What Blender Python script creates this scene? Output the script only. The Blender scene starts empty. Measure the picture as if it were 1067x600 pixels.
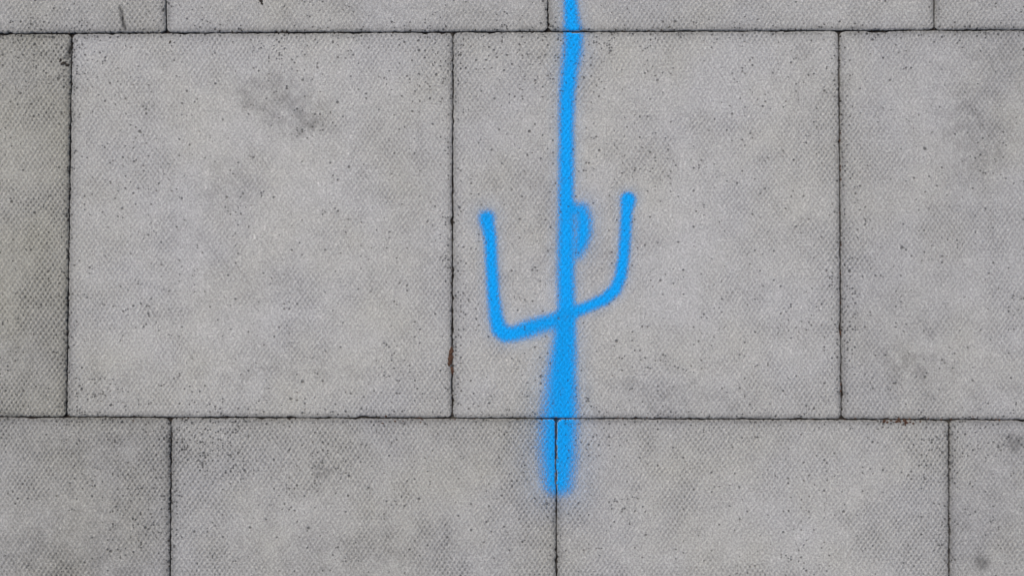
import bpy, bmesh, math, random
import numpy as np
from mathutils import Vector, noise
from mathutils.bvhtree import BVHTree

random.seed(7)
scene = bpy.context.scene
S = 0.0015                      # metres of pavement per layout unit (a slab is 400 units = 0.6 m)
def W(u, v): return ((u - 533.5) * S, (300.0 - v) * S)

# ---------------------------------------------------------------- numpy gradient noise
_rng = np.random.RandomState(11)
_G = _rng.rand(512, 512) * 2 * np.pi
def gn(x, y, seed=0):
    x = np.asarray(x, float) + seed * 37.31; y = np.asarray(y, float) + seed * 17.77
    xi = np.floor(x).astype(int); yi = np.floor(y).astype(int); xf = x - xi; yf = y - yi
    u = xf*xf*xf*(xf*(xf*6-15)+10); v = yf*yf*yf*(yf*(yf*6-15)+10)
    def g(i, j):
        a = _G[(xi+i) & 511, (yi+j) & 511]; return np.cos(a)*(xf-i) + np.sin(a)*(yf-j)
    return 1.5 * ((g(0,0)*(1-u)+g(1,0)*u)*(1-v) + (g(0,1)*(1-u)+g(1,1)*u)*v)
def fbm(x, y, sc, oct=3, rough=0.5, seed=0):
    """x,y layout units, sc = feature size in layout units; result about -1..1"""
    r = 0; a = 1; f = 1.0 / sc; t = 0
    for o in range(oct):
        r = r + a * gn(np.asarray(x)*f, np.asarray(y)*f, seed + o*3.3); t += a; a *= rough; f *= 2.03
    return r / t * 1.4
def sstep(x, a, b):
    q = np.clip((x - a) / (b - a), 0, 1); return q*q*(3-2*q)

# ---------------------------------------------------------------- node helper
class N:
    def __init__(s, mat):
        s.nt = mat.node_tree; s.n = s.nt.nodes; s.l = s.nt.links
    def put(s, sock, val):
        if val is None: return
        if isinstance(val, bpy.types.NodeSocket): s.l.new(val, sock)
        else: sock.default_value = val
    def m(s, op, a, b=None, c=None):
        n = s.n.new('ShaderNodeMath'); n.operation = op
        for i, v in enumerate((a, b, c)): s.put(n.inputs[i], v)
        return n.outputs[0]
    def noise(s, vec, scale, detail=2, rough=0.5):
        n = s.n.new('ShaderNodeTexNoise'); n.noise_dimensions = '2D'; s.put(n.inputs['Vector'], vec)
        n.inputs['Scale'].default_value = scale; n.inputs['Detail'].default_value = detail
        n.inputs['Roughness'].default_value = rough
        return n.outputs['Fac']
    def vor(s, vec, scale):
        n = s.n.new('ShaderNodeTexVoronoi'); n.voronoi_dimensions = '2D'; s.put(n.inputs['Vector'], vec)
        n.inputs['Scale'].default_value = scale
        c = s.n.new('ShaderNodeSeparateColor'); s.l.new(n.outputs['Color'], c.inputs[0])
        return n.outputs['Distance'], c.outputs
    def ss(s, x, a, b, lo=0.0, hi=1.0, kind='SMOOTHSTEP'):
        n = s.n.new('ShaderNodeMapRange'); n.interpolation_type = kind
        s.put(n.inputs['Value'], x); s.put(n.inputs['From Min'], a); s.put(n.inputs['From Max'], b)
        s.put(n.inputs['To Min'], lo); s.put(n.inputs['To Max'], hi)
        return n.outputs['Result']
    def mix(s, f, a, b, blend='MIX'):
        n = s.n.new('ShaderNodeMix'); n.data_type = 'RGBA'; n.blend_type = blend
        s.put(n.inputs[0], f); s.put(n.inputs[6], a); s.put(n.inputs[7], b)
        return n.outputs[2]
    def attr(s, name, out='Fac'):
        n = s.n.new('ShaderNodeAttribute'); n.attribute_name = name
        return n.outputs[out]
    def grey(s, v):
        c = s.n.new('ShaderNodeCombineColor')
        for i in range(3): s.l.new(v, c.inputs[i])
        return c.outputs[0]

def new_mat(name):
    m = bpy.data.materials.new(name); m.use_nodes = True
    return m, m.node_tree.nodes['Principled BSDF'], m.node_tree.nodes['Material Output'], N(m)

def relief(k):
    """pressed-slab relief: woven dimples, pits, grain"""
    tc = k.n.new('ShaderNodeTexCoord').outputs['Object']
    sx = k.n.new('ShaderNodeSeparateXYZ'); k.l.new(k.attr('weave', 'Vector'), sx.inputs[0])
    a = k.m('COSINE', sx.outputs[0]); b = k.m('COSINE', sx.outputs[1])
    pat = k.m('MULTIPLY', a, b)
    grit = k.noise(tc, 260, 2, 0.75)
    d1, c1 = k.vor(tc, 110); d2, c2 = k.vor(tc, 250)
    thr = k.attr('pitting')                       # share of cells that carry a pit
    g1 = k.m('LESS_THAN', c1[0], k.m('MULTIPLY', thr, 0.22)); g2 = k.m('LESS_THAN', c2[0], thr)
    p1 = k.m('MULTIPLY', k.ss(k.m('SUBTRACT', k.m('MULTIPLY_ADD', c1[1], 0.17, 0.10), d1), -0.04, 0.06, kind='LINEAR'), g1)
    p2 = k.m('MULTIPLY', k.ss(k.m('SUBTRACT', k.m('MULTIPLY_ADD', c2[1], 0.30, 0.14), d2), -0.08, 0.10, kind='LINEAR'), g2)
    pit = k.m('MAXIMUM', p1, p2)
    return tc, pat, grit, pit, c2

def slab_material():
    m, bsdf, out, k = new_mat('pressed_concrete')
    tc, pat, grit, pit, c2 = relief(k)
    tone, hold, warm = k.attr('tone'), k.attr('hold'), k.attr('warm')
    fine = k.noise(tc, 620, 1, 0.6)
    hollow = k.ss(pat, 0.35, -0.9)
    cav = k.m('MULTIPLY', k.m('MULTIPLY', hollow, hold), k.ss(grit, 0.34, 0.58, 0.10, 1.35, 'LINEAR'))
    val = k.m('MULTIPLY', tone, k.ss(grit, 0.25, 0.75, 0.74, 1.26, 'LINEAR'))
    val = k.m('MULTIPLY', val, k.ss(fine, 0.2, 0.8, 0.72, 1.28, 'LINEAR'))
    val = k.m('MULTIPLY', val, k.m('MULTIPLY_ADD', cav, -0.36, 1.0))
    val = k.m('MULTIPLY', val, k.m('MULTIPLY_ADD', pit, -0.58, 1.0))
    val = k.m('MULTIPLY', val, k.m('MULTIPLY_ADD', k.m('GREATER_THAN', c2[2], 0.95), 0.10, 1.0))
    base = k.mix(warm, (0.413, 0.412, 0.400, 1), (0.420, 0.411, 0.345, 1))
    col = k.mix(1.0, base, k.grey(val), 'MULTIPLY')
    k.l.new(col, bsdf.inputs['Base Color'])
    bsdf.inputs['Roughness'].default_value = 0.9
    bsdf.inputs['Specular IOR Level'].default_value = 0.2
    h = k.m('MULTIPLY_ADD', k.m('MULTIPLY', pat, hold), 0.4, k.m('MULTIPLY', grit, 1.1))
    h = k.m('MULTIPLY_ADD', pit, -1.3, h)
    bp = k.n.new('ShaderNodeBump'); bp.inputs['Strength'].default_value = 0.9
    bp.inputs['Distance'].default_value = 0.0012
    k.l.new(h, bp.inputs['Height']); k.l.new(bp.outputs[0], bsdf.inputs['Normal'])
    return m

def paint_material():
    m, bsdf, out, k = new_mat('blue_spray_paint')
    tc, pat, grit, pit, c2 = relief(k)
    cov = k.attr('coverage'); hollow = k.ss(pat, 0.35, -0.9)
    fine = k.noise(tc, 640, 1, 0.6)
    g = k.m('ADD', k.m('MULTIPLY', k.m('SUBTRACT', fine, 0.5), 1.2), k.m('MULTIPLY', k.m('SUBTRACT', grit, 0.5), 0.6))
    g = k.m('MULTIPLY_ADD', hollow, -0.10, g)
    w = k.m('MULTIPLY', k.m('MULTIPLY', cov, k.m('SUBTRACT', 1.0, cov)), 4.0)
    a = k.m('ADD', cov, k.m('MULTIPLY', g, w))
    a = k.ss(a, 0.0, 1.0, 0.0, 0.955, 'LINEAR')
    a = k.m('MULTIPLY', a, k.m('MULTIPLY_ADD', pit, -0.45, 1.0))
    shade = k.m('MULTIPLY', k.ss(fine, 0.2, 0.8, 0.78, 1.18, 'LINEAR'), k.m('MULTIPLY_ADD', hollow, -0.14, 1.05))
    shade = k.m('MULTIPLY', shade, k.ss(grit, 0.25, 0.75, 0.82, 1.17, 'LINEAR'))
    shade = k.m('MULTIPLY', shade, k.attr('depth'))
    k.l.new(k.mix(1.0, (0.003, 0.355, 0.88, 1), k.grey(shade), 'MULTIPLY'), bsdf.inputs['Base Color'])
    bsdf.inputs['Roughness'].default_value = 0.8
    bsdf.inputs['Specular IOR Level'].default_value = 0.12
    h = k.m('MULTIPLY_ADD', pat, 0.3, k.m('MULTIPLY', grit, 1.1))
    h = k.m('MULTIPLY_ADD', pit, -1.3, h)
    bp = k.n.new('ShaderNodeBump'); bp.inputs['Strength'].default_value = 0.85
    bp.inputs['Distance'].default_value = 0.0011
    k.l.new(h, bp.inputs['Height']); k.l.new(bp.outputs[0], bsdf.inputs['Normal'])
    k.l.new(a, bsdf.inputs['Alpha'])
    return m

def simple_mat(name, c1, c2, scale, rough=0.9, c3=None):
    m, bsdf, out, k = new_mat(name)
    tc = k.n.new('ShaderNodeTexCoord').outputs['Object']
    f = k.noise(tc, scale, 2, 0.7)
    col = k.mix(k.ss(f, 0.35, 0.65), (*c1, 1), (*c2, 1))
    if c3: col = k.mix(k.ss(k.noise(tc, scale * 0.06, 2, 0.6), 0.55, 0.68), col, (*c3, 1))
    k.l.new(col, bsdf.inputs['Base Color']); bsdf.inputs['Roughness'].default_value = rough
    bsdf.inputs['Specular IOR Level'].default_value = 0.15
    return m

MAT = slab_material(); PAINT = paint_material()
SOIL = simple_mat('joint_soil', (0.014, 0.012, 0.011), (0.05, 0.042, 0.035), 420, c3=(0.09, 0.082, 0.068))
MOSS = simple_mat('dry_debris', (0.045, 0.022, 0.016), (0.12, 0.07, 0.045), 500)
GRIT = simple_mat('dark_grit', (0.022, 0.019, 0.017), (0.065, 0.056, 0.048), 500)

# ---------------------------------------------------------------- surface fields (weathering of the pavement)
STAINS = [(300,112,40,32,.17),(268,92,20,14,.10),(318,128,18,12,.09),(240,200,28,24,.10),(200,235,24,16,.05),(1012,150,44,58,.12),
          (957,384,38,13,.14),(936,350,60,60,.05),(335,492,10,8,.26),(1056,462,9,10,.32),(1021,586,8,6,.45),(1000,560,30,40,.07),
          (20,330,50,110,.07),(95,560,90,60,.09),(700,415,150,14,.09),(1050,60,40,40,.09),(380,575,140,30,.08),(40,590,90,40,.09),
          (110,470,90,30,.07),(300,388,120,10,.07),(1010,405,60,10,.07),(250,300,60,90,.04),(1050,520,40,70,.06),(30,80,50,60,.05),
          (560,230,60,90,.04),(430,200,30,120,.04),(110,400,50,30,.07),(840,80,30,60,.05),(400,12,160,10,.06)]
SPECKS = [(215,462,48,26,.34),(245,480,30,22,.28),(882,190,8,40,.30),(880,330,10,60,.26),(330,478,60,20,.14),
          (100,415,30,20,.25),(90,55,25,25,.22),(620,40,160,8,.14),(610,455,30,22,.18),(1000,460,60,18,.16),(135,180,40,120,.06),
          (480,60,12,40,.16),(560,70,90,40,.10),(30,60,40,60,.16),(450,70,30,60,.10),(660,170,60,50,.07),(140,530,40,60,.14),(300,60,60,25,.12),
          (485,300,12,120,.12),(720,300,40,20,.06),(600,420,120,12,.10),(270,420,150,10,.10),(320,130,30,22,.10)]
CRACKS = [((126,8),(127,20),1.0),((127,20),(130,30),1.2),((70,60),(74,48),1.3)]
def fields(u, v, e, tone, warm, dirt):
    """u,v layout units ; e = distance to slab edge in layout units"""
    big = fbm(u, v, 260, 2, .5, 1); med = fbm(u, v, 80, 4, .6, 2); mot = fbm(u, v, 18, 3, .65, 3)
    micro = fbm(u, v, 7, 2, .6, 6)
    wu = u + 22 * fbm(u, v, 35, 3, .6, 4); wv = v + 22 * fbm(u, v, 35, 3, .6, 5)
    edge = 1 - sstep(e + 8 * mot, 0, 13); edgew = 1 - sstep(e + 45 * med, 0, 85)
    arris = 1 - sstep(e + 2.5 * micro + 3*mot, .5, 5)
    hold = dirt * (0.80 + 0.75 * sstep(med, -.35, .5) - .35 + 0.4 * edgew) * (1 + .5 * mot)
    t = tone * (1 + .035 * big) * (1 - .080 * med) * (1 - .055 * mot) * (1 - .055 * micro)
    t *= (1 - .12 * edge) * (1 - .06 * edgew * dirt) * (1 - .27 * arris)
    for (su, sv, ru, rv, st) in STAINS:
        a, b = (wu, wv) if ru > 15 else (u + .2*(wu-u), v + .2*(wv-v))
        d = np.hypot((a - su) / ru, (b - sv) / rv)
        t = t * (1 - st * (1 - sstep(d, .3, 1.45)) * np.clip(1 + .7 * mot + .6*micro, .4, 1.6))
    clus = fbm(u, v, 60, 3, .65, 8)
    pit = 0.016 + 0.065 * sstep(clus, .05, .7) * (.4 + dirt)
    for (su, sv, ru, rv, st) in SPECKS:
        d = np.hypot((wu - su) / ru, (wv - sv) / rv)
        pit = np.maximum(pit, st * (1 - sstep(d, .2, 1.5)))
    pit = pit + .10 * edge
    w = np.clip(warm + .35 * fbm(u, v, 110, 3, .6, 9), 0, 1)
    x = (u - 533.5) * S; y = (300 - v) * S
    wx = .0012 * fbm(u, v, 14, 2, .5, 12) + .004 * fbm(u, v, 150, 1, .5, 13)
    wy = .0012 * fbm(u, v, 14, 2, .5, 14) + .004 * fbm(u, v, 150, 1, .5, 15)
    weave = np.stack([(x + wx) * 2*np.pi/.0077, (y + wy) * 2*np.pi/.0112, np.zeros_like(x)], -1)
    return t, np.clip(hold, 0, 1.6), pit, w, weave
def set_attr(me, nm, arr, typ='FLOAT'):
    at = me.attributes.new(nm, typ, 'POINT')
    at.data.foreach_set('value' if typ == 'FLOAT' else 'vector', np.asarray(arr, np.float32).ravel())

# ---------------------------------------------------------------- ground
me = bpy.data.meshes.new('ground')
me.from_pydata([(-300,-300,-.0045),(300,-300,-.0045),(300,300,-.0045),(-300,300,-.0045)], [], [(0,1,2,3)])
me.materials.append(SOIL); scene.collection.objects.link(bpy.data.objects.new('ground', me))

# ---------------------------------------------------------------- pavement slabs
pavement = bpy.data.objects.new('pavement', None); scene.collection.objects.link(pavement)
bv, bf = [], []      # for draping the paint

def bite(s, seed):
    """how far the arris is eaten into the slab at position s along it (layout units)"""
    z = np.zeros_like(s)
    a = .45 * gn(s*.03, z, seed) + .5 * gn(s*.14, z, seed + 2) + .5 * gn(s*.4, z, seed + 3)
    c = gn(s*.055, z, seed + 5); a = a + np.maximum(0, c - .52) * 6
    c = gn(s*.2, z, seed + 7); a = a + np.maximum(0, c - .5) * 4.5
    return np.clip(a, -.4, 3.6)

def make_slab(idx, quad, tone, warm, dirt, step=2.5, gap=0.68):
    TL, TR, BR, BL = [np.array(p, float) for p in quad]
    Wd_, Hh = np.linalg.norm(TR - TL), np.linalg.norm(BL - TL)
    def line(L):
        inner = np.linspace(3, L - 3, max(4, int(L / step)))
        return np.concatenate([[0, .35, 1.2, 2.1], inner[1:-1], [L-2.1, L-1.2, L-.35, L]]) / L
    us, vs = line(Wd_), line(Hh)
    nu, nv = len(us), len(vs)
    U, V = np.meshgrid(us, vs)
    P = (TL*(1-U[...,None])*(1-V[...,None]) + TR*U[...,None]*(1-V[...,None]) + BR*U[...,None]*V[...,None] + BL*(1-U[...,None])*V[...,None])
    du, dv = U * Wd_, V * Hh
    eL, eR, eT, eB = du, Wd_ - du, dv, Hh - dv
    f = lambda e: np.clip(1 - e / 22, 0, 1)
    rn = lambda e: np.where(e < 3.2, 3.2 - np.sqrt(np.maximum(0, 3.2**2 - (3.2 - e)**2)), 0) * .7
    P = P.copy(); sd = idx * 1.37
    offL = gap + bite(dv, sd + .1) + rn(np.minimum(eT, eB)); offR = gap + bite(dv, sd + .3) + rn(np.minimum(eT, eB))
    offT = gap + bite(du, sd + .5) + rn(np.minimum(eL, eR)); offB = gap + bite(du, sd + .7) + rn(np.minimum(eL, eR))
    P[..., 0] += offL * f(eL) - offR * f(eR); P[..., 1] += offT * f(eT) - offB * f(eB)
    e = np.minimum(np.minimum(eL, eR), np.minimum(eT, eB))
    worn = 1 + .8 * np.clip(fbm(P[...,0], P[...,1], 22, 2, .5, 21), -.6, 1)
    z = -.0011 * np.clip(1 - e / (1.7 * worn), 0, 1) ** 1.6
    z = z + random.uniform(-.0002, .0002)
    t, hold, pit, w, weave = fields(P[..., 0], P[..., 1], e, tone, warm, dirt)
    for (a, b, rad) in CRACKS:
        a = np.array(a, float); b = np.array(b, float); d = b - a
        q = np.clip(((P - a) @ d) / (d @ d), 0, 1); dist = np.linalg.norm(P - a - q[..., None] * d, axis=-1)
        z -= .0012 * (1 - sstep(dist, rad * .5, rad * 2)); t = t * (1 - .8 * (1 - sstep(dist, rad * .6, rad * 2.2)))
    x = (P[..., 0] - 533.5) * S; y = (300 - P[..., 1]) * S
    top = np.stack([x, y, z], -1).reshape(-1, 3)
    I = np.arange(nu * nv).reshape(nv, nu)
    faces = np.stack([I[:-1, :-1], I[1:, :-1], I[1:, 1:], I[:-1, 1:]], -1).reshape(-1, 4)
    ring = np.concatenate([I[0, :], I[1:, -1], I[-1, -2::-1], I[-2:0:-1, 0]])
    low = top[ring].copy(); low[:, 2] = -.045
    nr = len(ring); L0 = nu * nv
    sk = np.stack([ring, np.roll(ring, -1), L0 + np.roll(np.arange(nr), -1), L0 + np.arange(nr)], -1)
    verts = np.concatenate([top, low]); faces = np.concatenate([faces, sk])
    me = bpy.data.meshes.new('slab'); me.from_pydata(verts.tolist(), [], faces.tolist()); me.update()
    ext = lambda A: np.concatenate([A.reshape(-1), A.reshape(-1)[ring]])
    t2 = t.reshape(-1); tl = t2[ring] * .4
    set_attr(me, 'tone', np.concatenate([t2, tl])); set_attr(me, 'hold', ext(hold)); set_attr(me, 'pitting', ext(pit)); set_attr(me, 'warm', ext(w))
    wv_ = weave.reshape(-1, 3); set_attr(me, 'weave', np.concatenate([wv_, wv_[ring]]), 'FLOAT_VECTOR')
    me.materials.append(MAT)
    o = bpy.data.objects.new(f'slab_{idx}', me); scene.collection.objects.link(o); o.parent = pavement
    us_ = [p[0] for p in quad]; vs_ = [p[1] for p in quad]
    if min(us_) < 690 and max(us_) > 470 and min(vs_) < 560 and max(vs_) > -60:
        b0 = len(bv); bv.extend(verts.tolist()); bf.extend((faces + b0).tolist())

def yl_a(x): return 35.2 - 3.8 * x / 1067
def yl_b(x): return 434.2 + 3.2 * x / 1067
known = {
 0: ([-632,-230,172.8,571,973.8,1376,1778], [-632,-230,172.8,571,973.8,1376,1778], lambda x: -368, yl_a),
 1: ([-732,-330,74.5,472,874.2,1277,1679], [-738,-334,69,471,877,1280,1682], yl_a, yl_b),
 2: ([-625,-224,178,579.3,989,1391,1793], [-627,-226,176,581,990,1392,1794], yl_b, lambda x: 836)}
params = {  # tone, warm, dirt
 (0,1):(0.93,.25,.75),(0,2):(1.0,.15,.55),(0,3):(1.0,.12,.6),(0,4):(0.98,.1,.55),
 (1,1):(0.90,.65,1.15),(1,2):(1.04,.18,.65),(1,3):(1.04,.15,.65),(1,4):(0.98,.12,.68),
 (2,1):(0.88,.3,1.1),(2,2):(0.95,.25,.95),(2,3):(0.99,.18,.85),(2,4):(0.95,.12,.75)}
idx = 0
for r, (xt, xb, f0, f1) in known.items():
    for c in range(len(xt) - 1):
        q = [(xt[c], f0(xt[c])), (xt[c+1], f0(xt[c+1])), (xb[c+1], f1(xb[c+1])), (xb[c], f1(xb[c]))]
        t = params.get((r, c), (random.uniform(.9, 1.02), random.random()*.4, random.uniform(.5, 1.0)))
        idx += 1; make_slab(idx, q, *t, step=2.5 if (r, c) in params else 8)
far_up = [-368, -770, -1172, -1574, -1976]; far_dn = [836, 1238, 1640, 2042, 2444]
for rr in range(4):
    for ys in (far_up, far_dn):
        y0, y1 = sorted((ys[rr], ys[rr+1])); off = random.uniform(150, 250) if rr % 2 else 0
        for c in range(-5, 6):
            x0 = c * 402 + off; idx += 1
            make_slab(idx, [(x0,y0),(x0+402,y0),(x0+402,y1),(x0,y1)], random.uniform(.9,1.02), random.random()*.4, random.uniform(.5,1.0), step=16)
for r, (xt, xb, f0, f1) in known.items():
    for side in (-1, 1):
        for c in range(2):
            y0 = {0:-368, 1:35.2 if side<0 else 31.4, 2:434.2 if side<0 else 437.4}[r]; y1 = {0:35 if side<0 else 31.2, 1:434 if side<0 else 437.2, 2:836}[r]
            x0 = (min(xt[0], xb[0]) - 402*(c+1)) if side < 0 else (max(xt[-1], xb[-1]) + 402*c)
            idx += 1; make_slab(idx, [(x0,y0),(x0+402,y0),(x0+402,y1),(x0,y1)], random.uniform(.9,1.02), .2, .8, step=16)

# ---------------------------------------------------------------- spray paint mark, draped on slabs
b0 = len(bv); bv += [(-3,-3,-.0045),(3,-3,-.0045),(3,3,-.0045),(-3,3,-.0045)]; bf.append((b0,b0+1,b0+2,b0+3))
bvh = BVHTree.FromPolygons(bv, bf)
strokes = [  # x, y, radius, softness, strength
 [(594.5,-60,6.4,5,1),(594.5,0,6.4,5,1),(596,20,7.4,5.5,1),(598,40,9,6.5,1),(596.5,56,9,7.5,1),(594,70,8.2,7,1),(591.5,95,7.6,5.5,1),(590.5,140,7.3,5.2,1),
  (590,200,7.5,5.3,1),(590,245,8.2,6,1),(590,300,8.5,6,1),(590,330,9,6,1),(590,360,9.4,7.5,1),(590,400,10,9,1),(589,440,10.6,11,1),(588,475,10.6,13,1),(586,503,8.5,14,1)],
 [(588,330,6,7,1),(585,360,8.4,10,1),(581,395,10.2,12,.94),(578,430,11.3,14,.94),(576,465,11.5,15,.94),(577,501,8.5,15,.92)],
 [(507,228,6.4,5,1),(511,248,6,4.5,1),(513,280,6,4.3,1),(514.5,312,6.3,4.5,1),(516.5,330,7,4.8,1),(519.5,342,8,5,1),(526,348,8,5.2,1),(536,347.5,7.3,5.4,1),
  (553,341,6.8,5.8,1),(572,335,6.2,6,1),(592,327.5,6,5,1),(612,319.5,5.5,4.3,1),(630,311.5,5.7,4.2,1),(641,302,5.9,4.2,1),(647,288,5.9,4,1),
  (650,268,5.6,4,1),(651.5,245,5.5,4,1),(652.5,222,5.6,4,1),(654.5,208,7.5,4.2,1)],
 [(507,227,7,9,.6),(506,230,6,9,.5)],
 [(596,218,6,8,.92),(605,220,8,8.5,.95),(608,231,8.2,8,1),(607.5,244,8,7.5,1),(605,256,6.5,7.5,.97),(603,265,4,8.5,.85)],
 [(548,344,8,10,.55),(575,337,8,10,.55)],
]
X0, X1, Y0, Y1, ST = 466, 690, -50, 565, 1.0
xs = np.arange(X0, X1 + .1, ST); ys = np.arange(Y0, Y1 + .1, ST)
GX, GY = np.meshgrid(xs, ys)
PX = GX + .6 * gn(GY*0+3.1, GY*.015, 1) + .4 * fbm(GX, GY, 14, 2, .6, 31); PY = GY + .5 * fbm(GX, GY, 14, 2, .6, 33)
inv = np.ones_like(GX); halo = np.zeros_like(GX); cov1 = np.zeros_like(GX)
for st in strokes:
    cov = np.zeros_like(GX)
    for (a, b) in zip(st[:-1], st[1:]):
        ax, ay, ar, asf, al = a; bx, by, br, bs, bl = b
        dx, dy = bx - ax, by - ay
        t = np.clip(((PX-ax)*dx + (PY-ay)*dy) / (dx*dx + dy*dy), 0, 1)
        d = np.hypot(PX - ax - t*dx, PY - ay - t*dy)
        r = ar + t*(br-ar); sf = asf + t*(bs-asf); s = al + t*(bl-al)
        q = np.clip((r + sf - d) / (2*sf), 0, 1)
        cov = np.maximum(cov, q*q*(3-2*q) * s)
        halo = np.maximum(halo, 0.18 * s * np.exp(-np.maximum(0, d - r) / (sf * 1.1)))
    inv *= (1 - cov)                       # separate passes of the can add up
    cov1 = cov1 + cov
cov = 1 - inv
depth = 1.05 - .12 * np.clip(cov1 - .9, 0, 1.0)  # wetter where passes cross
cov = np.maximum(cov, np.where(halo > 0.012, halo - 0.012, 0))
cov = np.where(cov > .9, cov - .07 * sstep(fbm(GX, GY, 9, 2, .6, 40), .1, .6), cov)
need = cov > 0.002
def grow(m):
    o = m.copy(); o[1:] |= m[:-1]; o[:-1] |= m[1:]; o[:, 1:] |= m[:, :-1]; o[:, :-1] |= m[:, 1:]; return o
need = grow(grow(need))
ids = -np.ones(cov.shape, dtype=int); verts = []; cv = []; dp = []
J, I2 = np.nonzero(need)
for j, i in zip(J, I2):
    x, y = W(GX[j, i], GY[j, i])
    h = bvh.ray_cast(Vector((x, y, 0.5)), Vector((0, 0, -1)))
    z = h[0].z if h[0] is not None else -0.0045
    ids[j, i] = len(verts); verts.append((x, y, z + 0.0003))
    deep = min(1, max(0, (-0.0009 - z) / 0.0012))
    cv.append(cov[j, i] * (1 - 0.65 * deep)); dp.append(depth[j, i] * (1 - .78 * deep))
faces = []
for j in range(cov.shape[0]-1):
    for i in range(cov.shape[1]-1):
        q = (ids[j,i], ids[j+1,i], ids[j+1,i+1], ids[j,i+1])
        if min(q) >= 0: faces.append(q)
me = bpy.data.meshes.new('spray_paint_mark'); me.from_pydata(verts, [], faces); me.update()
_, hold, pit, _, weave = fields(GX[need], GY[need], GX[need]*0+60, 1, .1, .7)
set_attr(me, 'coverage', cv); set_attr(me, 'depth', dp); set_attr(me, 'pitting', pit); set_attr(me, 'weave', weave, 'FLOAT_VECTOR')
me.materials.append(PAINT)
scene.collection.objects.link(bpy.data.objects.new('spray_paint_mark', me))
me.polygons.foreach_set('use_smooth', [True] * len(me.polygons))

# ---------------------------------------------------------------- debris caught in the joints
def lumps(name, spots, mat):
    bm = bmesh.new()
    for (u, v, ru, rv, rz, zc) in spots:
        x, y = W(u, v)
        g = bmesh.ops.create_icosphere(bm, subdivisions=2, radius=1.0)
        sd = random.random() * 100; rot = random.uniform(-.5, .5)
        for vert in g['verts']:
            c = vert.co.copy(); f = 1 + 0.75 * noise.noise(c * 1.7 + Vector((sd, 0, 0)))
            cx_, cy_ = c.x * ru * S * f, c.y * rv * S * f
            vert.co = Vector((x + cx_*math.cos(rot) - cy_*math.sin(rot), y + cx_*math.sin(rot) + cy_*math.cos(rot), zc + c.z * rz * f))
    me = bpy.data.meshes.new(name); bm.to_mesh(me); bm.free(); me.materials.append(mat)
    scene.collection.objects.link(bpy.data.objects.new(name, me))
sp = [(470,366,2.4,4.4,.0012,-.0003),(469,374,2.6,5,.0012,-.0003),(471,385,1.8,4,.001,-.0006),(468,379,1.7,2,.001,0)]
sp += [(938+random.gauss(0,9), 439.5+random.gauss(0,1.3), random.uniform(.8,2), random.uniform(.6,1.3), .0009, -.0002) for _ in range(24)]
sp += [(420+random.gauss(0,12), 437+random.gauss(0,2.2), random.uniform(.5,1.4), random.uniform(.5,1.1), .0007, -.0002) for _ in range(8)]
sp += [(876+random.gauss(0,1), random.uniform(90,440), random.uniform(.5,1.2), random.uniform(.8,2), .0008, -.0008) for _ in range(14)]
sp += [(random.choice([178,472,672,880,940,1010])+random.gauss(0,22), 436+random.gauss(0,1.3), random.uniform(.5,1.2), random.uniform(.4,.9), .0007, -.0004) for _ in range(26)]
lumps('leaf_litter', sp, MOSS)
gr = [(66,66,3,1.8,.0012,0),(70,68,2.2,1.8,.0012,0),(63,63,1.4,1.8,.001,0),(272,1,2,1.8,.0008,0),(273,4,1.2,1.5,.0006,0),(177,44,1.2,1.8,.0006,-.0004)]
for _ in range(330):
    k = random.random()
    if k < .3: u = random.uniform(0,1067); v = yl_b(u)+random.gauss(0,1.5)
    elif k < .55: u = random.uniform(0,1067); v = yl_a(u)+random.gauss(0,1.5)
    else:
        v = random.uniform(36,434); u = random.choice([74.5-5.5*(v-35)/400, 472-(v-35)/400, 874.2+2.8*(v-35)/400, 74-5.5*(v-35)/400]) + random.gauss(0,1.2)
    if 565 < u < 603: continue
    gr.append((u, v, random.uniform(.4,1.2), random.uniform(.4,1.2), random.uniform(.0003,.0007), random.uniform(-.0012,0)))
for _ in range(90):
    v = random.uniform(436,600); u = random.choice([178-2*(v-434)/400, 579.5+1.5*(v-434)/400, 989]) + random.gauss(0,1.2)
    if 560 < u < 600 and v < 520: continue
    gr.append((u, v, random.uniform(.4,1.1), random.uniform(.4,1.2), random.uniform(.0003,.0007), random.uniform(-.0012,0)))
lumps('grit', gr, GRIT)

# ---------------------------------------------------------------- light
w = bpy.data.worlds.new('World'); scene.world = w; w.use_nodes = True
nt = w.node_tree; bg = nt.nodes['Background']
sky = nt.nodes.new('ShaderNodeTexSky'); sky.sky_type = 'NISHITA'; sky.sun_disc = False
EL, AZ = math.radians(52), math.radians(-35)
sky.sun_elevation = EL; sky.sun_rotation = AZ; sky.dust_density = 4.0; sky.air_density = 0.8
nt.links.new(sky.outputs[0], bg.inputs[0]); bg.inputs[1].default_value = 0.14
sd = bpy.data.lights.new('sun', 'SUN'); sd.energy = 1.45; sd.angle = math.radians(18); sd.color = (1, 0.96, 0.89)
so = bpy.data.objects.new('sun', sd); scene.collection.objects.link(so)
d = Vector((math.sin(AZ)*math.cos(EL), math.cos(AZ)*math.cos(EL), math.sin(EL)))
so.rotation_euler = d.to_track_quat('Z', 'Y').to_euler(); so.location = d * 5

# ---------------------------------------------------------------- camera (phone held flat over the pavement)
cd = bpy.data.cameras.new('camera'); cam = bpy.data.objects.new('camera', cd); scene.collection.objects.link(cam)
cd.sensor_width = 36; cd.lens = 27; cd.clip_start = 0.01; cd.clip_end = 1000
cam.location = (0, 0, 1067 * S / 36 * 27); cam.rotation_euler = (0, 0, 0)
scene.camera = cam
scene.view_settings.view_transform = 'Standard'; scene.view_settings.look = 'None'; scene.view_settings.exposure = 0
